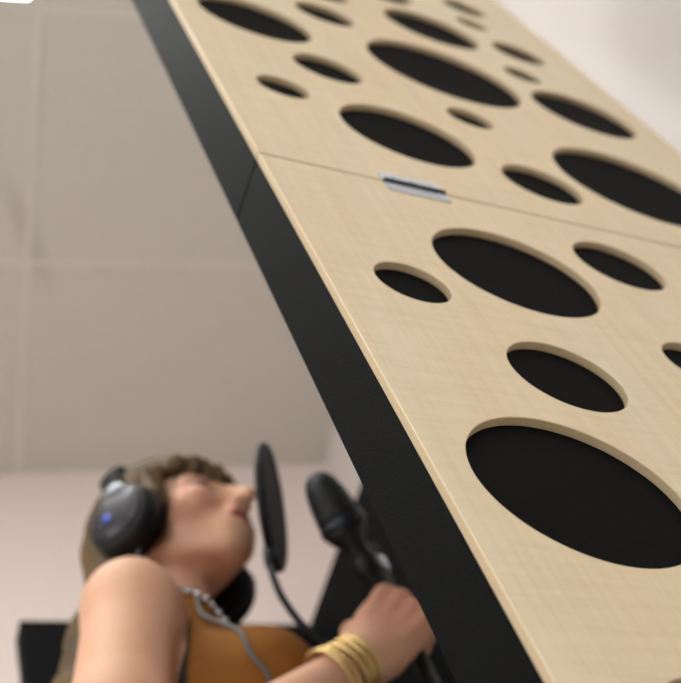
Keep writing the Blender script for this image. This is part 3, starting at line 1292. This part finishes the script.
# ------------------------------------------------------------------ microphone, stand, pop filter
def mic_stand():
    t = thing('microphone_stand', 'black round-base microphone stand gripped by the singer\'s hand', 'microphone stand', (POLE[0], POLE[1], 0))
    bm = bmesh.new()
    add_lathe(bm, (0, 0, 0), (0, 0, 1), [(0, .125), (.008, .128), (.016, .124), (.024, .085), (.032, .03), (.045, .02)], 48)
    bm_obj('base', bm, M_BLACKM, t, True)
    bm = bmesh.new()
    add_lathe(bm, (0, 0, .04), (0, 0, 1), [(0, .0125), (.86, .0125)], 24)
    bm_obj('lower_tube', bm, M_BLACKM, t, True)
    bm = bmesh.new()
    add_lathe(bm, (0, 0, .86), (0, 0, 1), [(0, .016), (.005, .019), (.05, .019), (.065, .014), (.07, .010)], 28)
    bm_obj('clutch', bm, M_BLACK, t, True)
    bm = bmesh.new()
    add_lathe(bm, (0, 0, .90), (0, 0, 1), [(0, .0095), (.480, .0095)], 24)
    bm_obj('upper_tube', bm, M_BLACKM, t, True)
    bm = bmesh.new()
    add_lathe(bm, (0, 0, 1.376), (0, 0, 1), [(0, .0110), (.003, .0125), (.016, .0125), (.019, .0100)], 28)
    bm_obj('collar', bm, M_CHROME, t, True)
    bm = bmesh.new()
    add_lathe(bm, (0, 0, 1.394), (0, 0, 1), [(0, .010), (.022, .010), (.026, .007)], 24)
    o = Vector((POLE[0], POLE[1], 0))
    add_tube(bm, [Vector((0, 0, 1.408)), Vector(MIC_C) + Vector(MIC_D) * .060 - o], .007, 14)
    bm_obj('clip_arm', bm, M_BLACK, t, True)
    bm = bmesh.new()
    c = Vector(MIC_C) + Vector(MIC_D) * .046 - o
    add_lathe(bm, c, MIC_D, [(0, .0125), (.002, .0145), (.026, .0140), (.028, .0120)], 28)
    bm_obj('clip', bm, M_BLACK, t, True)
    return t


MIC_C = np.array([.467, .905, 1.388])
MIC_D = np.array([.36, .46, -.81])
MIC_D /= np.linalg.norm(MIC_D)


def microphone():
    t = thing('microphone', 'black handheld microphone with bulbous grille clipped at the top of its stand', 'microphone', MIC_C)
    bm = bmesh.new()
    add_lathe(bm, (0, 0, 0), MIC_D, [(-.062, 0), (-.060, .0085), (-.055, .0145), (-.046, .0190), (-.030, .0228), (-.006, .0258), (.002, .0262)], 40)
    bm_obj('grille', bm, mic_grille(), t, True)
    bm = bmesh.new()
    add_lathe(bm, (0, 0, 0), MIC_D, [(.0015, .0268), (.004, .0275), (.010, .0275), (.0125, .0262)], 40)
    bm_obj('grille_band', bm, M_STEEL, t, True)
    bm = bmesh.new()
    add_lathe(bm, (0, 0, 0), MIC_D, [(.012, .0258), (.020, .0225), (.030, .0150), (.040, .0125), (.082, .0115), (.085, .0100)], 40)
    bm_obj('body', bm, M_BLACK, t, True)
    return t


def mic_grille():
    w = NT('microphone_grille')
    tc = w.n('ShaderNodeTexCoord')
    vo = w.n('ShaderNodeTexVoronoi')
    vo.inputs['Scale'].default_value = 420
    w.l(tc.outputs['Object'], vo.inputs['Vector'])
    rp = w.n('ShaderNodeValToRGB')
    rp.color_ramp.elements[0].color = lin((70, 70, 70))
    rp.color_ramp.elements[1].position = .55
    rp.color_ramp.elements[1].color = lin((18, 18, 19))
    w.l(vo.outputs[0], rp.inputs[0])
    w.l(rp.outputs[0], w.b.inputs['Base Color'])
    w.b.inputs['Metallic'].default_value = 0.5
    w.b.inputs['Roughness'].default_value = 0.45
    bp = w.n('ShaderNodeBump')
    bp.inputs['Distance'].default_value = .001
    w.l(vo.outputs[0], bp.inputs['Height'])
    w.l(bp.outputs[0], w.b.inputs['Normal'])
    return w.m


DISC_C = np.array([.412, .945, 1.470])
DISC_N = np.array([.915, -.318, -.250])
DISC_N /= np.linalg.norm(DISC_N)
DISC_R = 0.075


def pop_filter():
    t = thing('pop_filter', 'round black mesh pop filter on a gooseneck before the singer\'s mouth', 'pop filter', DISC_C)
    N = Vector(DISC_N)
    dn = Vector((0, 0, -1))
    dn = (dn - N * dn.dot(N)).normalized()
    bm = bmesh.new()
    add_torus(bm, (0, 0, 0), N, DISC_R - .004, .0055, 72, 14)
    bm_obj('ring', bm, M_BLACK, t, True)
    w = NT('pop_mesh')
    tc = w.n('ShaderNodeTexCoord')
    vo = w.n('ShaderNodeTexVoronoi')
    vo.inputs['Scale'].default_value = 900
    w.l(tc.outputs['Object'], vo.inputs['Vector'])
    rp = w.n('ShaderNodeValToRGB')
    rp.color_ramp.elements[0].color = lin((20, 20, 24))
    rp.color_ramp.elements[1].color = lin((34, 34, 40))
    w.l(vo.outputs[0], rp.inputs[0])
    w.l(rp.outputs[0], w.b.inputs['Base Color'])
    w.b.inputs['Roughness'].default_value = .7
    bm = bmesh.new()
    add_lathe(bm, N * -.003, N, [(0, 0), (0, .069), (.006, .069), (.006, 0)], 56)
    bm_obj('mesh_screen', bm, w.m, t)
    # socket under the ring and the gooseneck down to the stand
    o = Vector(DISC_C)
    bm = bmesh.new()
    add_tube(bm, [dn * (DISC_R - .004), dn * (DISC_R + .010), dn * (DISC_R + .026)], [.0085, .0075, .0048], 14)
    bm_obj('neck_socket', bm, M_BLACK, t, True)
    z = 1.16
    end = Vector((POLE[0] - .018, POLE[1] - .004, z)) - o
    s = dn * (DISC_R + .02)
    bm = bmesh.new()
    add_tube(bm, smooth_path([s, s + Vector((-.002, -.002, -.030)), s + Vector((.002, .000, -.065)), s + Vector((.022, .010, -.105)), end + Vector((-.045, .01, .06)), end + Vector((-.022, .002, .018)), end], 12), .0042, 12)
    bm_obj('gooseneck', bm, M_BLACKM, t, True)
    bm = bmesh.new()
    c = Vector((POLE[0], POLE[1], z)) - o
    add_lathe(bm, c - Vector((0, 0, .016)), (0, 0, 1), [(0, .0098), (0, .0175), (.002, .019), (.030, .019), (.032, .0175), (.032, .0098)], 28)
    cl = bm_obj('clamp', bm, M_BLACK, t, True)
    bm = bmesh.new()
    add_lathe(bm, c + Vector((.012, .012, 0)), (1, 1, 0), [(0, .005), (.018, .005), (.018, .010), (.026, .010), (.028, .008)], 18)
    bm_obj('clamp_knob', bm, M_BLACK, cl, True)
    return t


mic_stand()
microphone()
pop_filter()


# ------------------------------------------------------------------ jewellery and the headphone cord
def jewellery():
    ax = Vector(WR_R - ELB_R).normalized()
    w = Vector(WR_R)
    for i, (d, r, th, lab) in enumerate(((.010, .0295, .0036, 'gold bangle nearest the singer\'s hand'),
                                         (.019, .0303, .0036, 'gold bangle second from the singer\'s hand'),
                                         (.029, .0312, .0034, 'gold bangle third from the singer\'s hand'),
                                         (.044, .0335, .0028, 'thin gold bangle fourth from the singer\'s hand, below a small gap'),
                                         (.053, .0350, .0026, 'thin gold bangle farthest from the singer\'s hand'))):
        bm = bmesh.new()
        tilt = Vector((.06 * math.sin(i * 2.1), .05 * math.cos(i * 1.7), 0))
        add_torus(bm, (0, 0, 0), (ax + tilt).normalized(), r, th, 48, 12)
        o = bm_obj('bangle', bm, M_GOLD, None, True)
        o.location = w - ax * d
        tag(o, lab, 'bracelet', 'gold bangles on the right wrist')


jewellery()


def draper():
    from mathutils.bvhtree import BVHTree
    bpy.context.view_layer.update()
    dg = bpy.context.evaluated_depsgraph_get()
    trees = [BVHTree.FromObject(o, dg) for o in [PERSON] + [c for c in PERSON.children if c.name.startswith('tank_top')]]

    def drape(p, off):
        best = min((t.find_nearest(Vector(p)) for t in trees), key=lambda h: h[3])
        d = (Vector(p) - best[0])
        n = d.normalized() if d.length > 1e-5 else best[1]
        # points inside the top are pushed out along its normal
        h = trees[-1].find_nearest(Vector(p))
        if (Vector(p) - h[0]).dot(h[1]) < 0:
            return h[0] + h[1] * off
        return best[0] + n * off
    return drape


def necklace_and_cord():
    drape = draper()
    ring = []
    for k in range(73):
        a = math.radians(-180 + 5 * k)
        z = min(1.350 + .062 * (1 - math.cos(a)), 1.432)
        R_ = .150 - .05 * (1 - math.cos(a)) / 2
        ring.append(drape(bp_(math.cos(a) * R_ * .9, math.sin(a) * R_, z), .0040))
    ring = smooth_path(ring, 4)
    t = thing('necklace', 'string of small silver beads round the singer\'s neck', 'necklace', SC)
    o = Vector(SC)
    bm = bmesh.new()
    acc, prev = 0.0, ring[0]
    n = 0
    for p in ring[1:]:
        acc += (p - prev).length
        prev = p
        if acc >= .0098:
            acc = 0.0
            n += 1
            r = .0046 if n % 3 else .0034
            bmesh.ops.create_icosphere(bm, subdivisions=2, radius=r, matrix=Matrix.Translation(p - o))
    bm_obj('bead_string', bm, M_SILVER, t, True)
    bm = bmesh.new()
    add_tube(bm, [p - o for p in ring], .0010, 8)
    bm_obj('thread', bm, M_BLACK, t, True)
    # cord of the headphones: from the right cup, over the strap, down the chest
    h = HEADPHONES
    ho = Vector(HO)
    path = [Vector(hp(-.004, .090, -.072)), Vector(hp(-.030, .098, -.120))]
    path += [drape(q, .0045) for q in (bp_(-.020, .104, 1.44), bp_(.025, .112, 1.42), bp_(.055, .106, 1.385), (.312, .975, 1.34), (.3225, .950, 1.295), (.3275, .935, 1.257), (.331, .935, 1.2244), (.346, .945, 1.197), (.352, .965, 1.16), (.352, .985, 1.10), (.340, .995, 1.04))]
    bm = bmesh.new()
    add_tube(bm, [p - ho for p in smooth_path(path, 10)], .0024, 10)
    bm_obj('cord', bm, mat('grey_cord', (88, 88, 90), 0.5, noise=(60, 0.08)), h, True)


necklace_and_cord()
